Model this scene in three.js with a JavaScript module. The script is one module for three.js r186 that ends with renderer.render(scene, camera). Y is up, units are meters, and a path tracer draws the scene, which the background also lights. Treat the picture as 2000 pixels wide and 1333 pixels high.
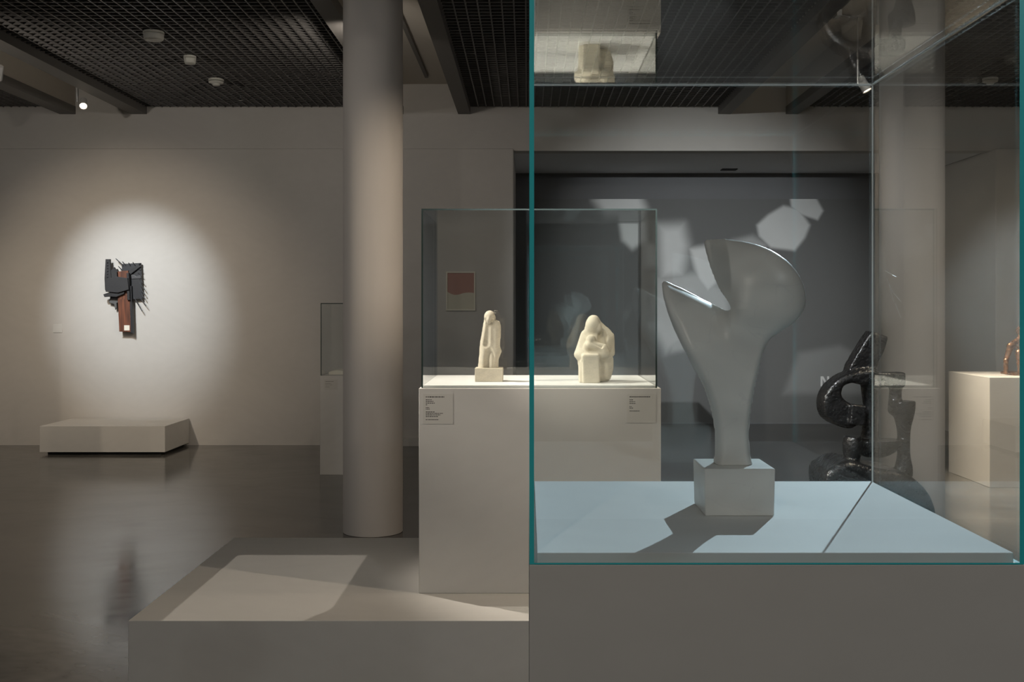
import * as THREE from 'three';
import { RoundedBoxGeometry } from 'three/addons/geometries/RoundedBoxGeometry.js';
import { mergeGeometries } from 'three/addons/utils/BufferGeometryUtils.js';
import { FontLoader } from 'three/addons/loaders/FontLoader.js';
import { TextGeometry } from 'three/addons/geometries/TextGeometry.js';
import { createNoise3D } from 'simplex-noise';

// ------------------------------------------------------------------ camera, exposure
const F = 2100, VX = 1030, VY = 602, EYE = 1.55;
const scene = new THREE.Scene();
scene.background = new THREE.Color(0x000000);
const camera = new THREE.PerspectiveCamera(2 * Math.atan(666.5 / F) * 180 / Math.PI, 2000 / 1333, 0.05, 60);
camera.position.set(0, EYE, 0);
camera.setViewOffset(2000, 1333, 1000 - VX, 666.5 - VY, 2000, 1333);
const renderer = new THREE.WebGLRenderer({ antialias: true });
renderer.toneMapping = THREE.LinearToneMapping;
renderer.toneMappingExposure = 1.0;
renderer.shadowMap.enabled = true;
const WARM = new THREE.Color().setRGB(1, 0.83, 0.64), SOFT = new THREE.Color().setRGB(1, 0.91, 0.8),
  ART = new THREE.Color().setRGB(0.86, 0.94, 1), NEUTRAL = new THREE.Color().setRGB(0.97, 0.98, 1), COOL = new THREE.Color().setRGB(0.68, 0.88, 1);
// the lamps on the ceiling rails, some added to lift dim areas: [rail x, height of the head, z, aimed at, half angle in degrees, penumbra, candela, colour, lamp radius, label]
const LAMPS = [
  [-4.62, 3.70, -9.0, [-4.40, 1.66, -12.14], 18, 1, 42, ART, 1.5, 'track spotlight aimed at the wall relief, nearest the relief among the lamps out of view'],
  [-5.0, 3.70, -8.3, [-4.45, 1.3, -12.14], 31, 1, 18, WARM, 1.5, 'track spotlight washing the wall under the relief, second lamp out of view'],
  [-4.625, 3.67, -11.2, [-3.2, 0.6, -7.5], 30, 1, 3, WARM, 1, 'lit track spotlight facing the camera beside the ceiling beam above the wall relief'],
  [-4.80, 3.66, -9.75, [-6.5, 0.4, -11.9], 30, 1, 3, WARM, 1, 'track spotlight on a silver stem cut by the left edge of the photo'],
  [2.38, 3.62, -6.04, [0.22, 1.22, -1.74], 24, 0.8, 70, COOL, 0.6, 'cool white track spotlight shining down into the tall glass vitrine from behind'],
  [2.62, 3.62, -3.30, [-0.8, 0.75, -5.4], 33, 0.35, 13.5, WARM, 0.8, 'warm track spotlight to the right of the low platform'],
  [2.62, 3.62, -4.71, [-0.3, 0.9, -4.71], 26, 0.6, 4.5, WARM, 0.8, 'warm track spotlight level with the front of the plaster figures pedestal'],
  [2.62, 3.62, -3.9, [-0.95, 2.1, -7.4], 11, 0.75, 30, WARM, 0.8, 'warm track spotlight aimed at the round column behind the platform'],
  [-1.25, 3.62, -5.25, [0.1, 1.2, -5.0], 20, 0.7, 34, SOFT, 0.8, 'warm track spotlight above the left side of the plaster figures case'],
  [-4.7, 3.62, -4.0, [0.15, 1.25, -5.0], 9, 0.6, 84, SOFT, 0.8, 'track spotlight far to the left of the plaster figures case'],
  [-0.95, 3.62, -2.8, [1.58, 1.1, -4.86], 11, 0.7, 48, NEUTRAL, 0.8, 'track spotlight aimed at the black bronze abstract sculpture'],
  [2.86, 3.42, -9.1, [4.3, 0.5, -8.5], 36, 0.8, 92, WARM, 1, 'lit track spotlight seen behind the upper rear corner of the tall vitrine'],
  [-1.2, 3.62, -8.1, [-2.6, 2.4, -12.1], 66, 1, 4.6, SOFT, 2, 'added track spotlight washing the back wall behind the round column'],  // added lamp hidden by the column, lifts the back wall
  [-4.8, 3.28, -7.6, [-4.8, 2.9, -12.1], 66, 1, 5.2, SOFT, 2, 'added track spotlight washing the upper wall above the relief, third lamp out of view'],  // unseen lamp added to raise the upper wall brightness
  [2.66, 3.62, -7.95, [2.9, 2.4, -12.2], 62, 1, 1.2, SOFT, 2, 'added track spotlight behind the second column washing the recess'],  // added out of sight to brighten the recess
  [-1.1, 3.62, 3.2, [2.4, 1.5, -14.4], 8.8, 0.8, 460, NEUTRAL, 1, 'added narrow track spotlight behind the camera aimed at the mural in the recess'],  // unseen source added to light the recess wall evenly
  [-4.8, 3.62, -3.2, [-1.15, 1.9, -7.4], 24, 1, 12, SOFT, 2, 'added track spotlight on the leftmost rail aimed at the round column'],  // fill added for the dim left side of the column
  [2.62, 3.62, -1.4, [3.5, 0.7, -9.2], 18, 1, 44, SOFT, 2, 'added track spotlight on the right rail aimed at the far right pedestal'],  // added to brighten the right pedestal and second column
  [-1.1, 3.62, -2.6, [0.22, 1.3, -5.0], 7.5, 0.7, 22, SOFT, 0.8, 'added track spotlight on the middle rail in front of the plaster figures case'],  // extra frontal source added for the plaster figures
  [-4.8, 3.62, 1.6, [-1.5, 0.8, -6], 48, 1, 9, NEUTRAL, 3, 'track spotlight behind the camera on the leftmost rail'],
  [-1.1, 3.62, 2.2, [-0.6, 0.3, -4.5], 48, 1, 8.5, SOFT, 3, 'track spotlight behind the camera on the middle rail'],
  [2.62, 3.62, 2.0, [2.6, 0.8, -5.5], 48, 1, 8, NEUTRAL, 3, 'track spotlight behind the camera on the right rail'],
  [-1.1, 3.62, -4.75, [-1.1, 0.3, -4.75], 17, 0.1, 5.5, SOFT, 0.01, 'added framing spotlight whose shutters shape a patch on the low platform', [[-1.46, -5.43], [-.81, -5.43], [-.81, -4.46], [-.93, -4.22], [-1.46, -4.1]]],  // unseen added lamp, stands in for the glass case reflecting onto the platform
];

// ------------------------------------------------------------------ helpers
const noise3 = createNoise3D(mulberry(7));
function mulberry(a) { return () => { a |= 0; a = a + 0x6D2B79F5 | 0; let t = Math.imul(a ^ a >>> 15, 1 | a); t = t + Math.imul(t ^ t >>> 7, 61 | t) ^ t; return ((t ^ t >>> 14) >>> 0) / 4294967296; }; }
const taken = {};
function numbered(n) { const k = taken[n] = (taken[n] ?? -1) + 1; return k ? `${n}_${String(k).padStart(3, '0')}` : n; }
function mesh(name, g, m, parent = scene) {
  const o = new THREE.Mesh(g, m); o.name = parent === scene ? numbered(name) : name;
  o.castShadow = o.receiveShadow = true; parent.add(o); return o;
}
function thing(name, label, category, [x, y, z] = [0, 0, 0], turn = 0, group) {
  const o = new THREE.Group(); o.name = numbered(name); scene.add(o); o.position.set(x, y, z); o.rotation.y = turn;
  o.userData = { label, category }; if (group) o.userData.group = group; return o;
}
function box(x0, x1, y0, y1, z0, z1) {
  const w = x1 - x0, h = y1 - y0, d = Math.abs(z1 - z0), g = new THREE.BoxGeometry(w, h, d);
  const p = g.attributes.position, n = g.attributes.normal, uv = g.attributes.uv;
  g.translate((x0 + x1) / 2, (y0 + y1) / 2, (z0 + z1) / 2);
  for (let i = 0; i < p.count; i++) {
    const ax = Math.abs(n.getX(i)), ay = Math.abs(n.getY(i));
    if (ax > .5) uv.setXY(i, p.getZ(i), p.getY(i)); else if (ay > .5) uv.setXY(i, p.getX(i), p.getZ(i)); else uv.setXY(i, p.getX(i), p.getY(i));
  }
  return g;
}
function rbox(x0, x1, y0, y1, z0, z1, r = .003) {
  const g = new RoundedBoxGeometry(x1 - x0, y1 - y0, Math.abs(z1 - z0), 2, r); g.translate((x0 + x1) / 2, (y0 + y1) / 2, (z0 + z1) / 2);
  const p = g.attributes.position, n = g.attributes.normal, uv = g.attributes.uv;
  for (let i = 0; i < p.count; i++) {
    const ax = Math.abs(n.getX(i)), ay = Math.abs(n.getY(i));
    if (ax > .7) uv.setXY(i, p.getZ(i), p.getY(i)); else if (ay > .7) uv.setXY(i, p.getX(i), p.getZ(i)); else uv.setXY(i, p.getX(i), p.getY(i));
  }
  return g;
}
function struct(name, g, m, label, category) { const o = mesh(name, g, m); o.userData = { kind: 'structure', label, category }; return o; }
function tube(points, r, seg = 12, rad = 8) { return new THREE.TubeGeometry(new THREE.CatmullRomCurve3(points.map(p => new THREE.Vector3(...p))), seg, r, rad, false); }
function rod(a, b, r0, r1 = r0, rad = 12) {
  const A = new THREE.Vector3(...a), B = new THREE.Vector3(...b), g = new THREE.CylinderGeometry(r1, r0, A.distanceTo(B), rad);
  g.applyQuaternion(new THREE.Quaternion().setFromUnitVectors(new THREE.Vector3(0, 1, 0), B.clone().sub(A).normalize())); const c = A.clone().add(B).multiplyScalar(.5);
  g.translate(c.x, c.y, c.z); return g;
}
// surface nets on an implicit function (negative inside)
function surfaceNets(f, lo, hi, cell, uvScale = 1) {
  const n = [0, 1, 2].map(i => Math.ceil((hi[i] - lo[i]) / cell) + 1), [nx, ny, nz] = n, V = new Float32Array(nx * ny * nz);
  const id = (i, j, k) => i + nx * (j + ny * k);
  for (let k = 0; k < nz; k++) for (let j = 0; j < ny; j++) for (let i = 0; i < nx; i++) V[id(i, j, k)] = f(lo[0] + i * cell, lo[1] + j * cell, lo[2] + k * cell);
  const vert = new Int32Array(nx * ny * nz).fill(-1), P = [], idx = [];
  for (let k = 0; k < nz - 1; k++) for (let j = 0; j < ny - 1; j++) for (let i = 0; i < nx - 1; i++) {
    let c = 0, sx = 0, sy = 0, sz = 0; const v = [];
    for (let q = 0; q < 8; q++) v.push(V[id(i + (q & 1), j + (q >> 1 & 1), k + (q >> 2))]);
    for (let a = 0; a < 8; a++) for (const b of [1, 2, 4]) if (!(a & b)) {
      const e = a | b, va = v[a], vb = v[e]; if ((va < 0) === (vb < 0)) continue;
      const t = va / (va - vb); c++;
      sx += (a & 1) + (b === 1 ? t : 0); sy += (a >> 1 & 1) + (b === 2 ? t : 0); sz += (a >> 2) + (b === 4 ? t : 0);
    }
    if (c) { vert[id(i, j, k)] = P.length / 3; P.push(lo[0] + (i + sx / c) * cell, lo[1] + (j + sy / c) * cell, lo[2] + (k + sz / c) * cell); }
  }
  const quad = (a, b, c, d, flip) => flip ? idx.push(a, c, b, a, d, c) : idx.push(a, b, c, a, c, d);
  for (let k = 1; k < nz - 1; k++) for (let j = 1; j < ny - 1; j++) for (let i = 1; i < nx - 1; i++) {
    const a = V[id(i, j, k)] < 0;
    if (a !== V[id(i + 1, j, k)] < 0) quad(vert[id(i, j - 1, k - 1)], vert[id(i, j, k - 1)], vert[id(i, j, k)], vert[id(i, j - 1, k)], !a);
    if (a !== V[id(i, j + 1, k)] < 0) quad(vert[id(i - 1, j, k - 1)], vert[id(i - 1, j, k)], vert[id(i, j, k)], vert[id(i, j, k - 1)], !a);
    if (a !== V[id(i, j, k + 1)] < 0) quad(vert[id(i - 1, j - 1, k)], vert[id(i, j - 1, k)], vert[id(i, j, k)], vert[id(i - 1, j, k)], !a);
  }
  const N = [], U = [], h = cell * .6;
  for (let i = 0; i < P.length; i += 3) {
    const [x, y, z] = [P[i], P[i + 1], P[i + 2]];
    const g = [f(x + h, y, z) - f(x - h, y, z), f(x, y + h, z) - f(x, y - h, z), f(x, y, z + h) - f(x, y, z - h)], l = Math.hypot(...g) || 1;
    N.push(g[0] / l, g[1] / l, g[2] / l); U.push((x + z * .7) * uvScale, (y + z * .3) * uvScale);
  }
  const g = new THREE.BufferGeometry();
  g.setAttribute('position', new THREE.Float32BufferAttribute(P, 3)); g.setAttribute('normal', new THREE.Float32BufferAttribute(N, 3));
  g.setAttribute('uv', new THREE.Float32BufferAttribute(U, 2)); g.setIndex(idx); return g;
}
const clamp = (x, a = 0, b = 1) => Math.min(b, Math.max(a, x)), sstep = (a, b, x) => { const t = clamp((x - a) / (b - a)); return t * t * (3 - 2 * t); };
const smin = (a, b, k) => { const h = Math.max(k - Math.abs(a - b), 0) / k; return Math.min(a, b) - h * h * k * .25; };
const smax = (a, b, k) => -smin(-a, -b, k);
function capsule(x, y, z, a, b, ra, rb = ra) {
  const bx = b[0] - a[0], by = b[1] - a[1], bz = b[2] - a[2], px = x - a[0], py = y - a[1], pz = z - a[2];
  const t = clamp((px * bx + py * by + pz * bz) / (bx * bx + by * by + bz * bz)); return Math.hypot(px - bx * t, py - by * t, pz - bz * t) - (ra + (rb - ra) * t);
}
function ellipsoid(x, y, z, c, r) { const X = (x - c[0]) / r[0], Y = (y - c[1]) / r[1], Z = (z - c[2]) / r[2], k0 = Math.hypot(X, Y, Z), k1 = Math.hypot(X / r[0], Y / r[1], Z / r[2]); return k1 < 1e-9 ? -Math.min(...r) : k0 * (k0 - 1) / k1; }
function sbox(x, y, z, c, b, r = 0, ang = 0) {
  let X = x - c[0], Y = y - c[1]; const Z = z - c[2];
  if (ang) { const s = Math.sin(ang), q = Math.cos(ang);[X, Y] = [X * q + Y * s, -X * s + Y * q]; }
  const a = Math.abs(X) - b[0] + r, d = Math.abs(Y) - b[1] + r, e = Math.abs(Z) - b[2] + r;
  return Math.hypot(Math.max(a, 0), Math.max(d, 0), Math.max(e, 0)) + Math.min(Math.max(a, d, e), 0) - r;
}
function sdPoly(P, x, y) {
  let d = 1e9, s = 1;
  for (let i = 0, j = P.length - 1; i < P.length; j = i++) {
    const ex = P[j][0] - P[i][0], ey = P[j][1] - P[i][1], wx = x - P[i][0], wy = y - P[i][1], t = clamp((wx * ex + wy * ey) / (ex * ex + ey * ey));
    d = Math.min(d, (wx - ex * t) ** 2 + (wy - ey * t) ** 2);
    const a = y >= P[i][1], b = y < P[j][1], c = ex * wy > ey * wx; if ((a && b && c) || (!a && !b && !c)) s = -s;
  }
  return s * Math.sqrt(d);
}
const dome = (sd, z, T, R) => { if (sd <= 0) return Math.hypot(sd, z); const k = 1 - clamp(sd / R); return (Math.abs(z) - T * Math.sqrt(1 - k * k)) * .8; };
function smoothPoly(pts, n) { const c = new THREE.CatmullRomCurve3(pts.map(p => new THREE.Vector3(p[0], p[1], 0)), true, 'centripetal'); return c.getPoints(n).slice(0, -1).map(v => [v.x, v.y]); }

// ------------------------------------------------------------------ textures and materials
function noiseTex(size, fn, srgb, repeat = 1) {
  const d = new Uint8Array(size * size * 4);
  for (let j = 0; j < size; j++) for (let i = 0; i < size; i++) { const v = fn(i / size, j / size); d.set([v[0], v[1], v[2], 1].map((c, k) => k < 3 ? Math.round(255 * clamp(c)) : 255), (j * size + i) * 4); }
  const t = new THREE.DataTexture(d, size, size); t.wrapS = t.wrapT = THREE.RepeatWrapping; t.magFilter = THREE.LinearFilter; t.minFilter = THREE.LinearMipmapLinearFilter;
  if (srgb) t.colorSpace = THREE.SRGBColorSpace; t.repeat.set(repeat, repeat); t.needsUpdate = true; return t;
}
function tn(u, v, f, s) { // tileable noise
  const a = u * Math.PI * 2, b = v * Math.PI * 2, r = f / (Math.PI * 2);
  return noise3(Math.cos(a) * r + s * 17.3, Math.sin(a) * r + Math.cos(b) * r * 1.7, Math.sin(b) * r * 1.7 + s * 5.1);
}
const paintTex = noiseTex(256, (u, v) => { const n = .97 + .008 * tn(u, v, 3, 1) + .006 * tn(u, v, 14, 2); return [n, n, n]; }, true, .5);
const floorTex = noiseTex(512, (u, v) => { const n = .80 + .10 * tn(u, v, 3, 3) + .06 * tn(u, v, 9, 4) + .04 * tn(u, v, 40, 5); return [n, n * .985, n * .96]; }, true, .22);
const floorRough = noiseTex(512, (u, v) => { const n = .62 + .14 * tn(u, v, 4, 6) + .09 * tn(u, v, 16, 7); return [n, n, n]; }, false, .27);
const marbleTex = noiseTex(256, (u, v) => { const n = .93 + .03 * tn(u, v, 4, 8), w = Math.abs(tn(u, v, 3, 9) + .3 * tn(u, v, 9, 10)), vein = w < .035 ? .03 * (1 - w / .035) : 0; return [n - vein, n - vein, n - vein * .8]; }, true, 3);
const plasterTex = noiseTex(256, (u, v) => { const n = .95 + .03 * tn(u, v, 5, 11) + .03 * tn(u, v, 30, 12); return [n, n, n]; }, true, 4);
const grainBump = noiseTex(256, (u, v) => { const n = .5 + .25 * tn(u, v, 24, 13) + .2 * tn(u, v, 60, 14); return [n, n, n]; }, false, 5);
const bronzeTex = noiseTex(256, (u, v) => { const n = .55 + .25 * tn(u, v, 5, 15) + .25 * tn(u, v, 26, 16); return [n, n, n]; }, false, 3);
const woodTex = noiseTex(256, (u, v) => { const n = .78 + .2 * noise3(u * 28, v * 2.2, 3) + .1 * noise3(u * 80, v * 5, 4); return [n, n * .97, n * .95]; }, true, 1);
const lin = (r, g, b) => new THREE.Color().setRGB(r, g, b);
const std = (color, roughness, more = {}) => new THREE.MeshStandardMaterial({ color, roughness, ...more });
const M = {
  wall: std(lin(.60, .575, .54), .9, { map: paintTex }), grey: std(lin(.20, .205, .215), .85, { map: paintTex }),
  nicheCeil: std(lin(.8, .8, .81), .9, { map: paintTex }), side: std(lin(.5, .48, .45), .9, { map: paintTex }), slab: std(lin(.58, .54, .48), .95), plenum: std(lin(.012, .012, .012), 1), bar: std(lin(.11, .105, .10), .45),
  beam: std(lin(.16, .15, .14), .6), column: std(lin(.58, .55, .52), .8, { map: paintTex }),
  floor: new THREE.MeshPhysicalMaterial({ color: lin(.17, .165, .155), roughness: .23, map: floorTex, roughnessMap: floorRough }),
  white: std(lin(.66, .64, .60), .55, { map: paintTex }), whiteBase: std(lin(.76, .76, .74), .72, { map: paintTex }), plinthDark: std(lin(.03, .03, .03), .8),
  glass: new THREE.MeshPhysicalMaterial({ color: lin(.978, .986, .983), roughness: 0, transmission: 1, thickness: 0, ior: 1.5 }),
  edge: new THREE.MeshPhysicalMaterial({ color: lin(.05, .62, .68), roughness: .25, clearcoat: 1 }),
  edgeDark: new THREE.MeshPhysicalMaterial({ color: lin(.010, .030, .024), roughness: .6 }),
  joint: new THREE.MeshPhysicalMaterial({ color: lin(.88, .93, .93), roughness: .3 }),
  marble: new THREE.MeshPhysicalMaterial({ color: lin(.88, .87, .83), roughness: .36, map: marbleTex }),
  plaster: std(lin(.66, .60, .48), .85, { map: plasterTex, bumpMap: grainBump, bumpScale: .0008 }),
  bronze: new THREE.MeshPhysicalMaterial({ color: lin(.012, .012, .013), roughness: .5, metalness: .3, roughnessMap: bronzeTex, clearcoat: .5, clearcoatRoughness: .25, bumpMap: grainBump, bumpScale: .0012 }),
  brown: new THREE.MeshPhysicalMaterial({ color: lin(.23, .11, .05), roughness: .45, metalness: .7, roughnessMap: bronzeTex }),
  black: std(lin(.018, .018, .02), .6, { bumpMap: grainBump, bumpScale: .001 }), iron: std(lin(.035, .036, .04), .5, { metalness: .4 }), wood: std(lin(.21, .07, .032), .6, { map: woodTex }),
  cream: std(lin(.78, .74, .64), .7), silver: std(lin(.6, .6, .6), .35, { metalness: .8 }), lampBody: std(lin(.55, .55, .54), .45), plastic: std(lin(.62, .61, .55), .5), chrome: std(lin(.6, .6, .6), .2, { metalness: 1 }),
};

// ------------------------------------------------------------------ the room
const ZW = -12.146, ZN = -14.4, YC = 3.835, YS = 4.1, XL = -9.5, XR = 8.5, ZR = 5;
struct('floor', box(XL, XR, -.15, 0, ZR, ZN - .2), M.floor, 'polished grey concrete floor of the gallery', 'floor');
struct('wall_back', rbox(XL, -.156, -.04, 3.355, ZW, ZN - .2, .014), M.wall, 'warm white back wall behind the wall relief and round column', 'wall');
struct('wall_back', rbox(5.29, XR, -.04, 3.355, ZW, ZN - .2, .014), M.wall, 'warm white back wall right of the grey recess', 'wall');
struct('wall_upper', box(XL, XR, 3.34, YS, ZW - .09, ZW - .3), M.wall, 'plain grey band of wall between back wall and ceiling', 'wall');
struct('wall_recess', box(-.156, 5.29, 0, 3.5, ZN, ZN - .2), M.grey, 'dark grey rear wall of the recess', 'wall');
struct('ceiling_recess', box(-.156, 5.29, 3.355, 3.5, ZW - .3, ZN), M.nicheCeil, 'low grey ceiling of the recess', 'ceiling');
struct('wall_left', box(XL - .2, XL, 0, YS, ZR, ZN - .2), M.side, 'white side wall far left, outside the photo', 'wall');
struct('wall_right', box(XR, XR + .2, 0, YS, ZR, ZN - .2), M.side, 'white side wall far right, outside the photo', 'wall');
struct('wall_rear', box(XL, XR, 0, YS, ZR + .2, ZR), M.side, 'white wall behind the camera', 'wall');
struct('ceiling', box(XL - .2, XR + .2, YS, YS + .2, ZR + .2, ZW - .3), M.slab, 'plain ceiling slab seen in the slots between the grid bays', 'ceiling');
// open-cell ceiling: four bays between pairs of beams
const BAYS = [[XL, -5.32], [-4.33, -1.558], [-.648, 2.17], [3.08, 5.87]], BEAMS = [[-5.32, -5.14], [-4.51, -4.33], [-1.558, -1.41], [-.787, -.648], [2.17, 2.31], [2.94, 3.08], [5.87, 6.01]];
const PITCH = .09, BW = .011, BH = .04, ZG0 = ZW - .09;
BEAMS.forEach(([a, b], i) => struct('ceiling_beam', box(a, b, 3.757, YC + .01, ZR, ZG0 + .001), M.beam, `dark ceiling beam number ${i + 1} from the left along the grid bays`, 'beam'));
BEAMS.forEach(([a, b], i) => struct('slot_lining', box(a + .004, b - .004, YC + .01, YS, ZR, ZG0 + .001), M.slab, `plain lining of the ceiling slot above beam number ${i + 1} from the left`, 'lining'));
const bayNames = ['leftmost bay of the black open-cell ceiling grid', 'bay of black open-cell ceiling grid left of the round column', 'bay of black open-cell ceiling grid above the tall vitrine', 'bay of black open-cell ceiling grid at the right edge'];
BAYS.forEach(([a, b], i) => {
  const t = thing('ceiling_grid', bayNames[i], 'ceiling'); t.userData.kind = 'structure';
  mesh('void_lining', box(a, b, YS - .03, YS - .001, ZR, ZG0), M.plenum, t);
  const nx = Math.round((b - a) / PITCH), p = (b - a) / nx, long = box(-BW / 2, BW / 2, YC, YC + BH, ZR - .01, ZG0 + .005);
  for (let k = 1; k < nx; k++) mesh('grid_bar', long, M.bar, t).position.x = a + k * p;
  const cross = box(a + .001, b - .001, YC + .0005, YC + BH - .0005, BW / 2, -BW / 2), near = [];
  for (let z = ZG0 + .06, n = 0; z < ZR - .05; z += PITCH, n++) {
    if (z < -6.6) mesh('grid_cross_bar', cross, M.bar, t).position.z = z; else near.push(cross.clone().translate(0, 0, z));
  }
  mesh('grid_cross_bars', mergeGeometries(near), M.bar, t).userData.kind = 'stuff';
});
for (const x of [-4.825, -1.1, 2.625]) {
  const t = mesh('lighting_track', box(x - .018, x + .018, YS - .035, YS - .001, ZR - .2, ZW + .4), M.beam); t.userData = { label: { '-4.825': 'lighting track in the leftmost ceiling slot', '-1.1': 'lighting track in the ceiling slot of the round column', '2.625': 'lighting track in the ceiling slot behind the tall vitrine' }[x], category: 'track' };
}
// columns
function column(x, z, r, label) {
  const pts = [[0, 0], [r - .004, 0], [r, .004], [r, YS], [0, YS]].map(p => new THREE.Vector2(...p)), g = new THREE.LatheGeometry(pts, 64);
  const o = struct('column', g, M.column, label, 'column'); o.position.set(x, 0, z);
}
column(-1.07, -7.455, .2055, 'round white column standing behind the low platform');
column(2.665, -7.455, .216, 'round white column seen through the tall vitrine behind the bronze');

// ------------------------------------------------------------------ track lamps
function lamp([x, y, z, aim, deg, pen, cd, color, rad, label, frame]) {
  const t = thing('track_spotlight', label, 'spotlight', [x, y, z]);
  const dir = new THREE.Vector3(...aim).sub(new THREE.Vector3(x, y, z)).normalize(), q = new THREE.Quaternion().setFromUnitVectors(new THREE.Vector3(0, 0, 1), dir);
  const rx = [-4.825, -1.1, 2.625].reduce((a, b) => Math.abs(b - x) < Math.abs(a - x) ? b : a), top = YS - .036 - y;
  const ox = -.065;
  mesh('adapter', box(rx - x - .02, rx - x + .02, top - .05, top, .06, -.06), M.lampBody, t);
  mesh('arm', mergeGeometries([rod([rx - x, top - .03, 0], [ox, top - .06, 0], .008), rod([ox, top - .05, 0], [ox, .22, 0], .008)]), M.beam, t);
  mesh('driver_tube', rod([ox, .23, 0], [ox, .03, 0], .014, .014, 16), M.silver, t);
  mesh('yoke', tube([[ox, .04, 0], [ox + .01, .01, 0], [-.036, 0, 0]], .006), M.silver, t);
  const head = mesh('lamp_head', new THREE.LatheGeometry([[0, -.1], [.03, -.1], [.036, -.094], [.042, .03], [.042, .036], [.038, .036], [.036, .026], [0, .026]].map(p => new THREE.Vector2(...p)), 28).rotateX(Math.PI / 2), M.lampBody, t);
  head.quaternion.copy(q);
  const lens = mesh('lens', new THREE.CircleGeometry(.0355, 28).translate(0, 0, .028), new THREE.MeshStandardMaterial({ color: 0xffffff, emissive: color, emissiveIntensity: Math.min(14, 3 + cd * .08), roughness: .3 }), head);
  const l = new THREE.SpotLight(color, cd, 0, deg * Math.PI / 180, pen, 2); l.position.copy(dir).multiplyScalar(.045); l.target.position.copy(dir); l.castShadow = true; l.shadow.radius = rad; l.shadow.mapSize.set(1024, 1024);
  t.add(l); t.add(l.target);
  if (frame) { // added shutter plate whose opening cuts the stand-in pool to straight edges
    const h = .13, k = h / (y - .045 - .3017), sh = new THREE.Shape(); sh.absarc(0, 0, .075, 0, Math.PI * 2);
    sh.holes.push(new THREE.Path(frame.map(([a, b]) => new THREE.Vector2((a - x) * k, -(b - z) * k))));
    mesh('added_shutter', new THREE.ExtrudeGeometry(sh, { depth: .0006, bevelEnabled: false, curveSegments: 32 }).rotateX(-Math.PI / 2).translate(0, -.045 - h, 0), M.black, t);
    mesh('added_snout', new THREE.CylinderGeometry(.075, .046, h + .01, 32, 1, true).rotateX(Math.PI).translate(0, -.04 - h / 2, 0), M.black, t);
  }
}
LAMPS.forEach(lamp);

// ------------------------------------------------------------------ wall relief, its label, its bench
const KW = -ZW / F, wx = px => (px - VX) * KW, wy = py => EYE - (py - VY) * KW;
{
  const t = thing('wall_relief', 'dark wall relief of black iron plates, rods and a brown plank on the lit wall', 'relief', [wx(250), wy(585), ZW]);
  const X = px => (px - 250) * KW, Y = py => (585 - py) * KW, ext = (pts, z0, z1, b = .004) => { const s = new THREE.Shape(pts.map(p => new THREE.Vector2(X(p[0]), Y(p[1])))); return new THREE.ExtrudeGeometry(s, { depth: z1 - z0 - 2 * b, bevelEnabled: true, bevelSize: b, bevelThickness: b, bevelSegments: 2 }).translate(0, 0, z0 + b); };
  mesh('backing_plate', ext([[242, 517], [278, 515], [281, 584], [246, 585]], .03, .06), M.iron, t);
  mesh('plank', ext([[235, 532], [256, 530], [259, 575], [261, 648], [240, 647], [237, 585]], .06, .10), M.wood, t);
  mesh('plank_edge', ext([[258, 560], [262, 560], [265, 651], [260, 649]], .04, .098), M.iron, t);
  mesh('black_band', ext([[216, 547], [237, 542], [258, 545], [260, 566], [240, 572], [217, 570]], .10, .15), M.black, t);
  mesh('upright_strip', ext([[214, 508], [221, 508], [224, 546], [223, 572], [213, 567], [212, 545]], .07, .11), M.black, t);
  const st = t.children[t.children.length - 1]; for (let k = 0; k < 6; k++) mesh('rivet', new THREE.SphereGeometry(.009, 10, 8).translate(X(217.5), Y(514 + 5.6 * k), .112), M.iron, st);
  mesh('folded_plate', ext([[223, 530], [226, 527], [229, 524], [231, 528], [234, 527], [237, 534], [238, 570], [222, 570]], .055, .10), M.black, t);
  mesh('lower_plate', ext([[211, 576], [220, 573], [240, 571], [250, 568], [250, 574], [236, 580], [222, 579], [213, 580]], .09, .13), M.black, t);
  mesh('torn_plate', ext([[220, 577], [238, 577], [236, 590], [231, 592], [231, 601], [229, 604], [227, 594], [217, 591], [219, 584]], .03, .06), std(lin(.09, .09, .09), .6), t);
  mesh('cross_brace', ext([[254, 533], [276, 519], [278, 522], [258, 538]], .06, .085), M.black, t);
  mesh('patch_plate', ext([[260, 536], [270, 541], [279, 538], [279, 544], [262, 545]], .06, .07), std(lin(.07, .07, .075), .4), t);
  mesh('side_bar', ext([[256, 535], [259, 535], [261, 586], [257, 586]], .06, .13), M.black, t);
  const rods = [[231, 506, 245, 520], [236, 521, 244, 530], [244, 512, 250, 520], [256, 514, 259, 520], [264, 513, 268, 520], [279, 515, 274, 520], [281, 529, 272, 525], [282, 540, 274, 534], [284, 553, 276, 545], [287, 567, 277, 553], [287, 576, 277, 562], [287, 584, 277, 570], [290, 598, 275, 580], [282, 608, 266, 582]];
  for (const [a, b, c, d] of rods) mesh('rod', rod([X(a), Y(b), .075], [X(c), Y(d), .06], .0045, .006, 8), M.iron, t);
  mesh('paper_tag', box(X(249), X(259.5), Y(645.5), Y(635.5), .1005, .103), M.cream, t);
}
{
  const g = mesh('wall_label', rbox(wx(104), wx(122), wy(650), wy(634), ZW, ZW + .006, .001), [0, 0, 0, 0, 0, 0].map(() => null)[0] || M.white); g.userData = { label: 'small pale text label on the wall left of the relief', category: 'label' };
  const o = thing('display_bench', 'low white bench floating above the floor beneath the wall relief', 'plinth', [-4.476, 0, -11.66]);
  mesh('bench_body', rbox(-.661, .661, .03, .305, .34, -.47, .004), M.white, o);
  mesh('recessed_foot', box(-.60, .60, 0, .031, .28, -.46), M.plinthDark, o);
}
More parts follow.
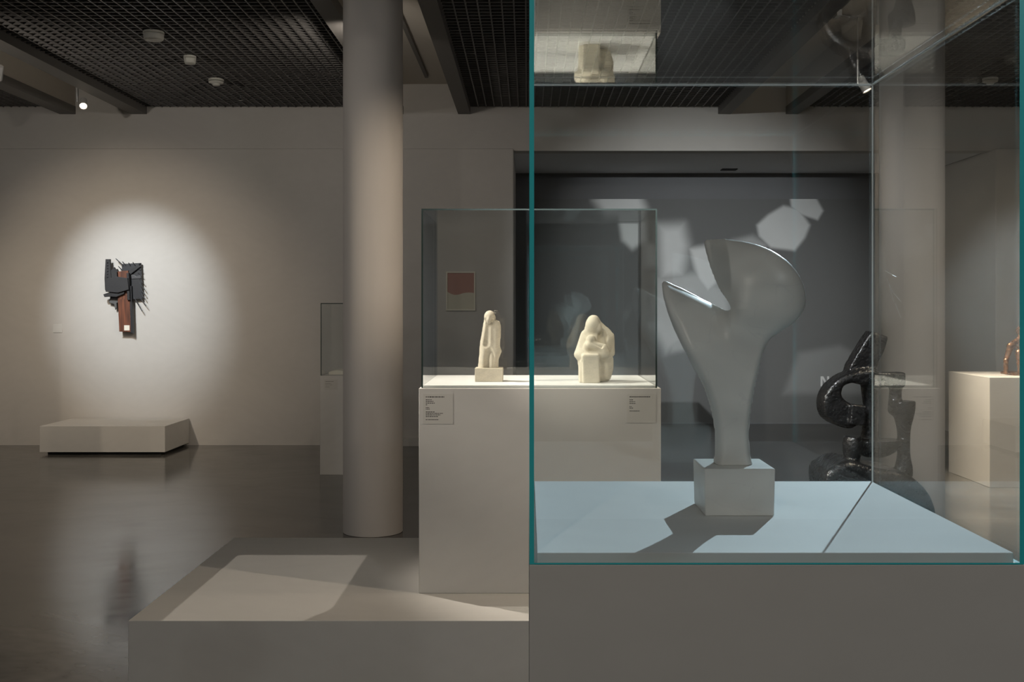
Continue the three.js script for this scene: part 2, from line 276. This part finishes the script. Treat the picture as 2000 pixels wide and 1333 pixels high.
{ // low white ledge by the back wall behind the figures pedestal
  const o = mesh('wall_ledge', rbox(wx(776), wx(1000), 0, .085, ZW + .12, ZW + .002, .003), M.white); o.userData = { label: 'low white ledge at the foot of the back wall behind the column', category: 'ledge' };
  const t = thing('framed_picture', 'small framed picture in pink and white on the wall behind the plaster figures', 'picture', [wx(900), wy(569), ZW]);
  mesh('frame', mergeGeometries([box(-.165, -.15, -.22, .22, .025, 0), box(.15, .165, -.22, .22, .025, 0), box(-.15, .15, .205, .22, .025, 0), box(-.15, .15, -.22, -.205, .025, 0)]), M.cream, t);
  const cv = document.createElement('canvas'); cv.width = 128; cv.height = 180; const c = cv.getContext('2d'); c.fillStyle = '#cfcab9'; c.fillRect(0, 0, 128, 180); c.fillStyle = '#b38a80'; c.fillRect(0, 0, 128, 92); c.beginPath(); c.moveTo(0, 92); c.quadraticCurveTo(30, 118, 64, 104); c.quadraticCurveTo(100, 92, 128, 100); c.lineTo(128, 80); c.lineTo(0, 80); c.fill();
  const tx = new THREE.CanvasTexture(cv); tx.colorSpace = THREE.SRGBColorSpace;
  mesh('flat_image', new THREE.PlaneGeometry(.30, .41).translate(0, 0, .012), std(0xffffff, .8, { map: tx }), t); mesh('backing', box(-.15, .15, -.205, .205, .011, 0), M.cream, t);
}

// ------------------------------------------------------------------ glass cases
// a pane: two clear faces, coloured edges
function pane(name, x0, x1, y0, y1, z0, z1, parent, edge, teal) { // teal: which of the faces +x -x +y -y +z -z show the coloured edge
  return mesh(name, box(x0, x1, y0, y1, z0, z1), [0, 1, 2, 3, 4, 5].map(i => teal.includes(i) ? edge : M.glass), parent);
}
function glassCase(name, label, x0, x1, y0, y1, zf, zb, th, edge, joint, jw = .002) {
  const t = thing(name, label, 'glass case', [(x0 + x1) / 2, y0, (zf + zb) / 2]); const X0 = x0 - t.position.x, X1 = -X0, Z0 = zf - t.position.z, Z1 = -Z0, H = y1 - y0;
  pane('side_pane', X0, X0 + th, 0, H - th, Z0, Z1, t, edge, [3, 4]); pane('side_pane', X1 - th, X1, 0, H - th, Z0, Z1, t, edge, [3, 4]);
  pane('front_pane', X0 + th + .0004, X1 - th - .0004, 0, H - th, Z0, Z0 - th, t, edge, [3]); pane('rear_pane', X0 + th + .0004, X1 - th - .0004, 0, H - th, Z1 + th, Z1, t, edge, [3]);
  pane('top_pane', X0, X1, H - th + .0004, H, Z0, Z1, t, edge, [4]);
  const seam = edge === M.edge ? .0022 : .0012; mesh('bottom_seam', box(X0 + th, X1 - th, 0, seam, Z0 + .0004, Z0), edge, t);
  if (joint) {
    const e = th + jw;
    for (const s of [X0 + e - jw, X1 - e]) { mesh('corner_joint', box(s, s + jw, .002, H - th, Z1 + e, Z1 + th), joint, t); mesh('top_joint', box(s, s + jw, H - e, H - th, Z0 - e, Z1 + e), joint, t); }
    mesh('top_joint', box(X0 + e, X1 - e, H - e, H - th, Z1 + e, Z1 + th), joint, t);
  }
  return t;
}
// low platform, figures pedestal and its case
const plat = mesh('low_platform', rbox(-1.593, 1.82, 0, .3017, -4.290, -5.838, .003), M.white); plat.userData = { label: 'wide low white platform under the plaster figures pedestal', category: 'platform' };
const D1 = 4.698;
{ const o = mesh('figure_pedestal', rbox(-.4743, .5841, .3017, 1.199, -D1, -5.526, .003), M.white); o.userData = { label: 'wide white pedestal carrying the two plaster figures', category: 'pedestal' }; }
{ const o = mesh('figure_board', rbox(-.4572, .5598, 1.199, 1.2098, -4.725, -5.445, .0015), M.whiteBase); o.userData = { label: 'thin white base board inside the plaster figures case', category: 'base board' }; }
glassCase('glass_case', 'clear glass case over the two plaster figures', -.4644, .5688, 1.1994, 1.9856, -4.7115, -5.4585, .0072, M.edgeDark, null);
// text labels on the pedestal front
function textLabel(label, x0, x1, y0, y1, z, rows) {
  const w = x1 - x0, h = y1 - y0, cv = document.createElement('canvas'), S = 2600; cv.width = Math.round(w * S); cv.height = Math.round(h * S); const c = cv.getContext('2d'), r = mulberry(cv.width);
  c.fillStyle = '#c9c6bf'; c.fillRect(0, 0, cv.width, cv.height); c.fillStyle = '#3a3835';
  for (const [y, len, bold] of rows) for (let x = .09, e = .09 + len; x < e;) { const l = Math.min(e - x, .02 + r() * .05); c.fillRect(x * cv.width, y * cv.height, l * cv.width, (bold ? .034 : .024) * cv.height); x += l + .014; }
  const tx = new THREE.CanvasTexture(cv); tx.colorSpace = THREE.SRGBColorSpace; const t = thing('text_label', label, 'label', [(x0 + x1) / 2, y0, z]);
  mesh('card', box(-w / 2, w / 2, 0, h, .0006, 0), M.white, t); mesh('flat_image', new THREE.PlaneGeometry(w - .002, h - .002).translate(0, h / 2, .0009), std(0xffffff, .7, { map: tx }), t);
}
const pX = (px, d) => (px - VX) * d / F, pY = (py, d) => EYE - (py - VY) * d / F;
textLabel('grey text label below the standing plaster figure', pX(826, D1), pX(885, D1), pY(829, D1), pY(769, D1), -D1, [[.09, .62, 1], [.19, .2], [.245, .27], [.3, .3], [.355, .05], [.45, .12], [.5, .13], [.59, .3], [.64, .58], [.69, .5], [.745, .42], [.845, .43]]);
textLabel('grey text label below the seated plaster figure', pX(1224, D1), pX(1281, D1), pY(827, D1), pY(769, D1), -D1, [[.09, .72, 1], [.2, .13], [.26, .2], [.32, .22], [.43, .09], [.48, .13], [.58, .36]]);

// standing plaster figure
{
  const d = 5.004, s = d / F, X = px => (px - 955.5) * s, Y = py => (746.5 - py) * s, bz = .058;
  const t = thing('plaster_figure', 'standing hooded cream plaster figure on a small block', 'sculpture', [pX(955.5, d), 1.2098, -d]);
  mesh('block', rbox(-.0645, .0645, 0, .063, .055, -.055, .003), M.plaster, t);
  const c = (a, b, r, r2) => (x, y, z) => capsule(x, y, z, a, b, r, r2);
  const P = smoothPoly([[945, 631], [948, 618], [951, 612], [956, 610], [962, 612], [967, 620], [969, 627], [975, 630], [977.5, 637], [977.5, 660], [976, 676], [979, 688], [977, 695], [974, 703], [973, 715], [972, 728], [936, 728], [934.5, 712], [936, 698], [938, 672], [941, 655]].map(p => [X(p[0]), Y(p[1])]), 120);
  const f = (x, y, z) => {
    const sd = -sdPoly(P, x, y), up = sstep(Y(722), Y(640), y); let v = dome(sd, z + .004, .046 - .012 * up, .024);
    v = smax(v, -capsule(x, y, z, [X(953), Y(641), .034], [X(950), Y(674), .038], .012, .016), .006);     // valley of the chest
    v = smax(v, -capsule(x, y, z, [X(963), Y(646), .04], [X(966), Y(672), .046], .008, .012), .01);
    v = smax(v, -ellipsoid(x, y, z, [X(957), Y(710), .046], [.027, .084, .024]), .003);                      // arch of the drape
    v = smin(v, ellipsoid(x, y, z, [X(961), Y(715), .010], [.019, .078, .031]), .002);
    v = smax(v, -capsule(x, y, z, [X(944), Y(635.5), .034], [X(969), Y(634), .034], .012), .004);              // neck
    v = smin(v, ellipsoid(x, y, z, [X(956.5), Y(621.5), .010], [.026, .031, .034]), .003);                     // head
    v = smin(v, ellipsoid(x, y, z, [X(955), Y(628), .036], [.010, .020, .013]), .003);
    v = smax(v, -ellipsoid(x, y, z, [X(964), Y(631), .042], [.009, .018, .022]), .003);
    v = smax(v, -ellipsoid(x, y, z, [X(947.5), Y(629), .042], [.006, .016, .02]), .003);
    return Math.max(v, .056 - y);
  };
  mesh('figure', surfaceNets(f, [-.085, .05, -.075], [.085, .375, .085], .0035), M.plaster, t);
}
// seated mother and child
{
  const d = 4.968, s = d / F, X = px => (px - 1160) * s, Y = py => (746 - py) * s;
  const P = smoothPoly([[1143, 641], [1146, 628], [1152, 619], [1160, 616], [1168, 619], [1174, 628], [1183, 637], [1192, 645], [1199, 655], [1201, 667], [1199, 680], [1196.5, 692], [1199, 705], [1199, 718], [1196, 732], [1190, 745], [1170, 752], [1132, 752], [1131, 738], [1130, 715], [1129, 706], [1123, 697], [1122, 691], [1127, 684], [1130, 672], [1135, 657], [1141, 648]].map(p => [X(p[0]), Y(p[1])]), 140);
  const t = mesh('plaster_figure', surfaceNets((x, y, z) => {
    let v = dome(-sdPoly(P, x, y), z + .03, .082 - .03 * sstep(Y(690), Y(630), y), .05);
    v = smin(v, ellipsoid(x, y, z, [X(1157.5), Y(636), .006], [.033, .044, .036]), .01);              // hood
    v = smax(v, -ellipsoid(x, y, z, [X(1176), Y(654), .052], [.026, .052, .05]), .006);               // hollow beside the face
    v = smin(v, ellipsoid(x, y, z, [X(1167), Y(643), .008], [.02, .03, .026]), .004);                 // face
    v = smin(v, capsule(x, y, z, [X(1194), Y(656), -.01], [X(1193), Y(690), .01], .014, .018), .012);
    v = smin(v, capsule(x, y, z, [X(1144), Y(655), .0], [X(1133), Y(690), .02], .024, .026), .02);       // left arm
    v = smin(v, ellipsoid(x, y, z, [X(1131), Y(694), .026], [.021, .022, .02]), .01);                   // elbow
    v = smin(v, capsule(x, y, z, [X(1137), Y(692), .04], [X(1178), Y(690), .056], .026, .028), .012);    // forearm
    v = smin(v, ellipsoid(x, y, z, [X(1153), Y(663), .05], [.022, .022, .022]), .008);                  // child head
    v = smin(v, capsule(x, y, z, [X(1150), Y(676), .055], [X(1176), Y(680), .06], .026, .022), .01);     // child body
    v = smax(v, -sbox(x, y, z, [X(1166), Y(667), .105], [.03, .02, .03], .004, -.5), .005);
    const leg = sbox(x, y, z, [X(1152), Y(722), .055], [.04, .075, .05], .01, .03);
    v = smin(v, leg, .012); v = smin(v, sbox(x, y, z, [X(1138), Y(728), .05], [.018, .058, .034], .008, -.04), .008);
    v = smax(v, -capsule(x, y, z, [X(1135), Y(703), .085], [X(1190), Y(705), .075], .007), .006);
    return Math.max(v, -y);
  }, [-.135, -.008, -.135], [.135, .36, .135], .004), M.plaster);
  t.position.set(pX(1160, d), 1.2098, -d); t.userData = { label: 'seated cream plaster mother holding a child', category: 'sculpture' };
}

// ------------------------------------------------------------------ tall vitrine and its marble
{ const o = mesh('vitrine_pedestal', rbox(.0027, .6678, 0, 1.2057, -1.4405, -2.0628, .0015), M.white); o.userData = { label: 'large white pedestal under the tall glass vitrine in front', category: 'pedestal' }; }
{ const o = mesh('marble_board', rbox(.0131, .6557, 1.2057, 1.2197, -1.4499, -2.0484, .001), M.whiteBase); o.userData = { label: 'white base board on the front pedestal under the marble', category: 'base board' }; }
glassCase('vitrine', 'tall clear glass vitrine with teal edges around the white marble sculpture', .0027, .6660, 1.2061, 1.9833, -1.4409, -2.0597, .0063, M.edge, M.joint, .0022).add(...scratches());
function scratches() { // fine scratches on the inner face of the right-hand pane
  const xp = .6592, cx = (.0027 + .6660) / 2, cz = (-1.4409 - 2.0597) / 2, q = (px, py) => { const d = xp * F / (px - VX); return [xp - cx, EYE - (py - VY) * d / F - 1.2061, -d - cz]; };
  return [[1728, 529, 1750, 541], [1732, 545, 1743, 570], [1743, 570, 1759, 589], [1748, 592, 1760, 622], [1736, 556, 1746, 590]].map(([a, b, c, e]) => { const o = new THREE.Mesh(rod(q(a, b), q(c, e), .00022, .00022, 5), M.joint); o.name = 'scratch'; return o; });
}
{
  const d = 1.7595, s = d / F, X = px => (px - 1431.5) * s, Y = py => (996 - py) * s;
  const t = thing('marble_sculpture', 'white marble sculpture with two curled lobes on a square block', 'sculpture', [pX(1431.5, d), 1.2197, -d]);
  const bg = new RoundedBoxGeometry(.1125, .0756, .1152, 4, .0022), bp = bg.attributes.position;
  for (let i = 0; i < bp.count; i++) { const y = bp.getY(i), k = y < -.018 ? 1 - .035 * ((-.018 - y) / .02) ** 2 : 1; bp.setX(i, bp.getX(i) * k); bp.setZ(i, bp.getZ(i) * k); } bg.computeVertexNormals(); { const uv = bg.attributes.uv, n = bg.attributes.normal; for (let i = 0; i < uv.count; i++) uv.setXY(i, bp.getX(i) + bp.getZ(i) * (Math.abs(n.getX(i)) > .7 ? 1 : .6), bp.getY(i) + (Math.abs(n.getY(i)) > .7 ? bp.getZ(i) : 0)); }
  mesh('block', bg.translate(0, .0378, 0), M.marble, t);
  const P = smoothPoly([[1396, 466], [1440, 469], [1482, 479], [1520, 499], [1548, 526], [1566, 556], [1572, 580], [1567, 605], [1552, 625], [1525, 643], [1502, 660], [1490, 682], [1482, 715], [1472, 760], [1464, 810], [1461, 850], [1464, 890], [1469, 922], [1430, 935], [1396, 922], [1398, 880], [1397, 840], [1390, 800], [1376, 757], [1355, 715], [1335, 675], [1318, 635], [1306, 595], [1302, 566], [1305, 551], [1325, 558], [1360, 575], [1400, 596], [1424, 609], [1429, 603], [1424, 586], [1412, 560], [1400, 515], [1395, 485]].map(p => [X(p[0]), Y(p[1])]), 420);
  const plate = (P, zc, T, R) => (x, y, z) => { const sd = -sdPoly(P, x, y) + .0006 + .0018 * sstep(Y(760), Y(640), y), dz = Math.abs(z - zc(x, y)); if (sd <= 0) return Math.hypot(sd, Math.max(0, dz)); const k = 1 - clamp(sd / R(x, y)); return (dz - T(x, y) * Math.sqrt(1 - k * k)) * .8; };
  const up = y => sstep(Y(840), Y(600), y), split = y => sstep(Y(690), Y(596), y), T = (x, y) => .024 - .009 * up(y);
  const rimA = [X(1304), Y(551)], rimB = [X(1428), Y(606)], rl = Math.hypot(rimB[0] - rimA[0], rimB[1] - rimA[1]), rn = [-(rimB[1] - rimA[1]) / rl, (rimB[0] - rimA[0]) / rl];
  const rimDist = (x, y) => -((x - rimA[0]) * rn[0] + (y - rimA[1]) * rn[1]);
  const roll = (d, w, a) => -a * clamp(1 - d / w) ** 2;
  const xn = X(1424), yn = Y(604);
  const zc = (x, y) => {
    const u = x - xn, w = .008 + .5 * Math.abs(yn - y), left = clamp((xn - x) / .02);
    return split(y) * .017 * Math.tanh(u / w) + left * roll(Math.max(0, rimDist(x, y)), .055, .036) - (u > 0 || y > yn ? .65 * Math.max(0, y - Y(560)) ** 2 / .1 : 0) - .5 * Math.max(0, x - X(1500)) ** 2 / .1;
  };
  const form = plate(P, zc, T, (x, y) => .013 + .012 * sstep(Y(700), Y(600), y));
  mesh('carved_form', surfaceNets((x, y, z) => Math.max(form(x, y, z), .0752 - y), [X(1290), .069, -.1], [X(1585), Y(455), .07], .0024), M.marble, t);
}

// ------------------------------------------------------------------ black bronze behind the vitrine
{
  const d = 4.86, s = d / F, X = px => (px - 1700) * s, Y = py => (1030 - py) * s, by = pY(1030, d);
  const o = mesh('bronze_plinth', rbox(pX(1640, d), pX(1770, d), 0.3017, by, -d + .2, -d - .2, .003), M.white); o.userData = { label: 'low white plinth hidden under the black bronze', category: 'plinth' };
  const PC = smoothPoly([[1700, 722], [1665, 722], [1630, 735], [1606, 758], [1597, 785], [1603, 812], [1625, 828], [1652, 833], [1668, 820], [1668, 796], [1650, 786], [1634, 772], [1636, 754], [1652, 746], [1676, 750], [1688, 744]].map(p => [X(p[0]), Y(p[1])]), 160);
  const PH = [[1650, 730], [1655, 712], [1668, 690], [1686, 660], [1697, 646], [1729, 658], [1722, 684], [1710, 708], [1704, 735]].map(p => [X(p[0]), Y(p[1])]);
  const PB = smoothPoly([[1597, 915], [1612, 902], [1640, 892], [1690, 905], [1745, 915], [1775, 935], [1797, 965], [1806, 1005], [1800, 1029], [1600, 1029], [1596, 960]].map(p => [X(p[0]), Y(p[1])]), 120);
  const ex = (P, zc, hz, r) => (x, y, z) => { const a = sdPoly(P, x, y) + r, b = Math.abs(z - zc) - hz + r; return Math.hypot(Math.max(a, 0), Math.max(b, 0)) + Math.min(Math.max(a, b), 0) - r; };
  const C = ex(PC, .03, .07, .018), H = ex(PH, .0, .05, .012), B = ex(PB, 0, .16, .03);
  const f = (x, y, z) => {
    let v = smin(C(x, y, z), H(x, y, z), .012);
    v = smin(v, sbox(x, y, z, [X(1660), Y(806), .09], [.034, .045, .04], .006, -.1), .006);     // square cut end of the curl
    v = smin(v, capsule(x, y, z, [X(1697), Y(735), 0], [X(1700), Y(800), 0], .042, .03), .012);   // central stem
    v = smin(v, capsule(x, y, z, [X(1700), Y(800), 0], [X(1697), Y(860), 0], .03, .038), .012);
    v = smin(v, sbox(x, y, z, [X(1730), Y(741), 0], [.078, .033, .045], .012), .01);              // arch
    v = smin(v, capsule(x, y, z, [X(1750), Y(745), 0], [X(1747), Y(800), 0], .026, .03), .02);
    const pw = .028 + .022 * sstep(Y(850), Y(792), y) + .012 * sstep(Y(880), Y(920), y);             // flared post
    v = smin(v, Math.max(Math.hypot(x - X(1762 - .1 * (850 - 1030 + y / s) * -.02), z - .02) - pw, Math.abs(y - Y(856)) - .17) , .01);
    v = smin(v, Math.max(ellipsoid(x, y, z, [X(1705), Y(855), .02], [.125, .09, .09]), y - Y(858)), .008); // boat
    v = smin(v, Math.max(ellipsoid(x, y, z, [X(1655), Y(868), .075], [.042, .085, .06]), y - Y(848)), .006);  // polished foot
    v = smin(v, B(x, y, z), .015);
    return Math.max(v + .0012 * noise3(x * 60, y * 60, z * 60), .004 - y);
  };
  const g = mesh('bronze_sculpture', surfaceNets(f, [X(1580), -.012, -.18], [X(1825), Y(632), .18], .0065), M.bronze); g.position.set(pX(1700, d), by, -d);
  g.userData = { label: 'black abstract bronze with a ring and upright posts behind the vitrine', category: 'sculpture' };
}
// ------------------------------------------------------------------ pedestal at the right with a brown bronze
{
  const o = mesh('white_pedestal', rbox(3.985, 4.885, 0, .951, -9.27, -10.17, .003), M.white); o.userData = { label: 'square white pedestal at the right edge carrying the brown bronze', category: 'pedestal' };
  const d = 9.7, s = d / F, X = px => (px - 1990) * s, Y = py => (728 - py) * s;
  const f = (x, y, z) => {
    const c = (a, b, r, r2) => capsule(x, y, z, [X(a[0]), Y(a[1]), a[2]], [X(b[0]), Y(b[1]), b[2]], r, r2);
    let v = c([1998, 668, 0], [2012, 705, -.02], .075, .095);                       // bent torso
    v = smin(v, c([1992, 643, .03], [1999, 648, .03], .05, .04), .03);              // head and neck
    v = smin(v, c([1986, 660, .06], [1966, 672, .08], .034, .03), .03);            // arm
    v = smin(v, c([1966, 672, .08], [1956, 700, .09], .028, .022), .015);
    v = smin(v, c([1956, 700, .09], [1955, 723, .10], .022, .02), .012);
    v = smin(v, c([2005, 708, .05], [1982, 685, .09], .05, .035), .02);            // thigh
    v = smin(v, c([1982, 685, .09], [1985, 720, .08], .034, .025), .015);          // shin
    v = smin(v, c([1990, 724, .08], [1970, 725, .13], .02, .014), .015);           // foot
    v = smin(v, c([2022, 662, .05], [2040, 695, .08], .034, .026), .03); v = smin(v, c([2040, 695, .08], [2042, 724, .1], .025, .02), .015);
    v = smin(v, c([2015, 712, .05], [2030, 690, .1], .05, .035), .02); v = smin(v, c([2030, 690, .1], [2026, 722, .1], .034, .024), .015);
    v = smin(v, sbox(x, y, z, [X(2000), .012, .03], [.17, .012, .14], .008), .008);
    return Math.max(v + .002 * noise3(x * 30, y * 30, z * 30), .002 - y);
  };
  const g = mesh('bronze_figure', surfaceNets(f, [-.25, -.012, -.2], [.32, .48, .22], .008), M.brown); g.position.set(pX(1990, d), .951, -d); g.userData = { label: 'brown bronze crouching figure leaning on its arms', category: 'sculpture' };
}
// ------------------------------------------------------------------ small pedestal and case behind the column
{
  const o = mesh('small_pedestal', rbox(-1.925, -1.33, 0, .922, -9.98, -10.5, .003), M.white); o.userData = { label: 'narrow white pedestal half hidden behind the round column', category: 'pedestal' };
  glassCase('glass_case', 'small glass case half hidden behind the round column', -1.92, -1.335, .9222, 1.596, -9.985, -10.495, .008, M.edgeDark, null);
  const b = mesh('open_book', mergeGeometries([-1, 1].map(k => { const sh = new THREE.Shape(); sh.moveTo(0, 0); sh.lineTo(.15, 0); sh.lineTo(.15, .022); sh.quadraticCurveTo(.08, .05, 0, .028); sh.lineTo(0, 0); const g = new THREE.ExtrudeGeometry(sh, { depth: .22, bevelEnabled: true, bevelSize: .001, bevelThickness: .001, bevelSegments: 1 }); if (k < 0) g.rotateY(Math.PI).translate(0, 0, .22); return g; })), M.cream);
  b.position.set(-1.72, .9235, -10.34); b.userData = { label: 'small pale open volume lying in the case behind the column', category: 'book' };
  const D = 9.98; textLabel('small grey label on the narrow pedestal behind the column', pX(633, D), pX(660, D), pY(762, D), pY(742, D), -D, [[.15, .6, 1], [.35, .4], [.5, .5], [.7, .3]]);
}
// ------------------------------------------------------------------ grey recess: mural and lettering
{
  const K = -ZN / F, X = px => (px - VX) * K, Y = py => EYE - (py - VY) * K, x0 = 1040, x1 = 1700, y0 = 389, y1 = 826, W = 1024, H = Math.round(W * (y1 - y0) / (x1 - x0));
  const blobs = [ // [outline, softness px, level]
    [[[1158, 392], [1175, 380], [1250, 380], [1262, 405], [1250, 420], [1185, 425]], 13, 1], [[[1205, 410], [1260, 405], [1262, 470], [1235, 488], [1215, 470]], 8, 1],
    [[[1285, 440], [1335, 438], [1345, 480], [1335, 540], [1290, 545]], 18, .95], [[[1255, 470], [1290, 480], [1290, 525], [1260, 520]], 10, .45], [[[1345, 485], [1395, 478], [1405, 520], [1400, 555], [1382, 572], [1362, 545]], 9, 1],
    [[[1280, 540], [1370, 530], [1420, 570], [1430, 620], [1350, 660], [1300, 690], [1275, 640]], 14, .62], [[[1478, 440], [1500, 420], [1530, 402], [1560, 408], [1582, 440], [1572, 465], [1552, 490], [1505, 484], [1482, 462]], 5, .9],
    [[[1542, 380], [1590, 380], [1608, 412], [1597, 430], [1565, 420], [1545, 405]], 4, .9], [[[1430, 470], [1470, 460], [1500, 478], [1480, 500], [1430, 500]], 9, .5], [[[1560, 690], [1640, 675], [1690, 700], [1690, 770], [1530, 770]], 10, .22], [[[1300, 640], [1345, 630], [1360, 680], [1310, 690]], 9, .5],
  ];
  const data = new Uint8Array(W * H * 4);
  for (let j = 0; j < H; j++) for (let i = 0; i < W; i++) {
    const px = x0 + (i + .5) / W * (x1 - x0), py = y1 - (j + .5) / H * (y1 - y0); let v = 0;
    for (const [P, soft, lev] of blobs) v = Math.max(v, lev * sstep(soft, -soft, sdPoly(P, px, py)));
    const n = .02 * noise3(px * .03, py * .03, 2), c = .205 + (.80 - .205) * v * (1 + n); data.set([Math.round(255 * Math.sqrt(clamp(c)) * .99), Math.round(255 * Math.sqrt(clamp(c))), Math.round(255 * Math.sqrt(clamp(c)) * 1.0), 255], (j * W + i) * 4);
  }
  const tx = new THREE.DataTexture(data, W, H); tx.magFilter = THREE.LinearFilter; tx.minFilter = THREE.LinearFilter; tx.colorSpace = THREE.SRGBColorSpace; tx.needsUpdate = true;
  const t = thing('wall_image', 'large mural of blurred pale petals on the grey recess wall', 'mural', [X((x0 + x1) / 2), Y(y1), ZN]), w = X(x1) - X(x0), h = Y(y0) - Y(y1);  // blurred pale shapes, lighter than the panel grey, set in its colour map
  mesh('flat_image', new THREE.PlaneGeometry(w, h).translate(0, h / 2, .0035), std(0xffffff, .85, { map: tx }), t); mesh('panel', box(-w / 2, w / 2, 0, h, .003, 0), M.grey, t);
  const font = await new FontLoader().loadAsync('fonts/droid/droid_sans_bold.typeface.json');
  const n = mesh('wall_lettering', new TextGeometry('N', { font, size: .135, depth: .006, curveSegments: 4 }), std(lin(.85, .85, .85), .6)); n.position.set(X(1600), Y(755), ZN + .0038); n.userData = { label: 'white capital letter N on the grey recess wall', category: 'lettering' };
  const v = mesh('ceiling_vent', rbox(pX(1408, 14), pX(1438, 14), 3.343, 3.355, -13.9, -14.05, .002), M.plinthDark); v.userData = { label: 'small dark vent in the recess ceiling', category: 'vent' };
}
// ------------------------------------------------------------------ ceiling devices
function detector(name, px, py, r, label, kind) {
  const y = YC, h = .03, d = (y - h / 2 - EYE) * F / (VY - py), t = thing(name, label, kind < 2 ? 'detector' : 'sprinkler', [pX(px, d), y, -d]);
  const L = pts => new THREE.LatheGeometry(pts.map(p => new THREE.Vector2(p[0], p[1])), 28);
  if (kind === 2) { mesh('pipe', rod([0, .03, 0], [0, -.03, 0], .012), M.chrome, t); mesh('deflector', L([[0, -.05], [.022, -.05], [.022, -.046], [.006, -.044], [.01, -.03], [0, -.03]]), M.chrome, t); return; }
  mesh('base', L([[0, -.02], [r, -.02], [r, 0], [r * .96, .004], [0, .004]]), M.plastic, t);
  mesh('cover', L(kind ? [[0, -.062], [r * .42, -.062], [r * .5, -.055], [r * .5, -.04], [r * .95, -.036], [r * .98, -.02], [0, -.02]] : [[0, -.07], [r * .8, -.07], [r * .93, -.058], [r * .97, -.024], [r * .9, -.02], [0, -.02]]), M.plastic, t);
}
detector('smoke_detector', 300, 66, .085, 'largest round pale ceiling detector, nearest of the row left of the column', 0);
detector('smoke_detector', 371, 113, .055, 'small flat pale detector in the middle of the ceiling row', 0);
detector('smoke_detector', 422, 158, .075, 'pale ceiling detector with a nub, farthest of the row left of the column', 1);
detector('smoke_detector', 1934, 156, .075, 'pale ceiling detector with a nub at the upper right, right of the second column', 1);
detector('sprinkler_head', 470, 190, .02, 'small chrome sprinkler head in the ceiling left of the round column', 2);
detector('sprinkler_head', 1873, 190, .02, 'small chrome sprinkler head in the ceiling right of the second column', 2);

scene.traverse(o => { if (o.isMesh) { o.castShadow = true; o.receiveShadow = true; } });
renderer.render(scene, camera);
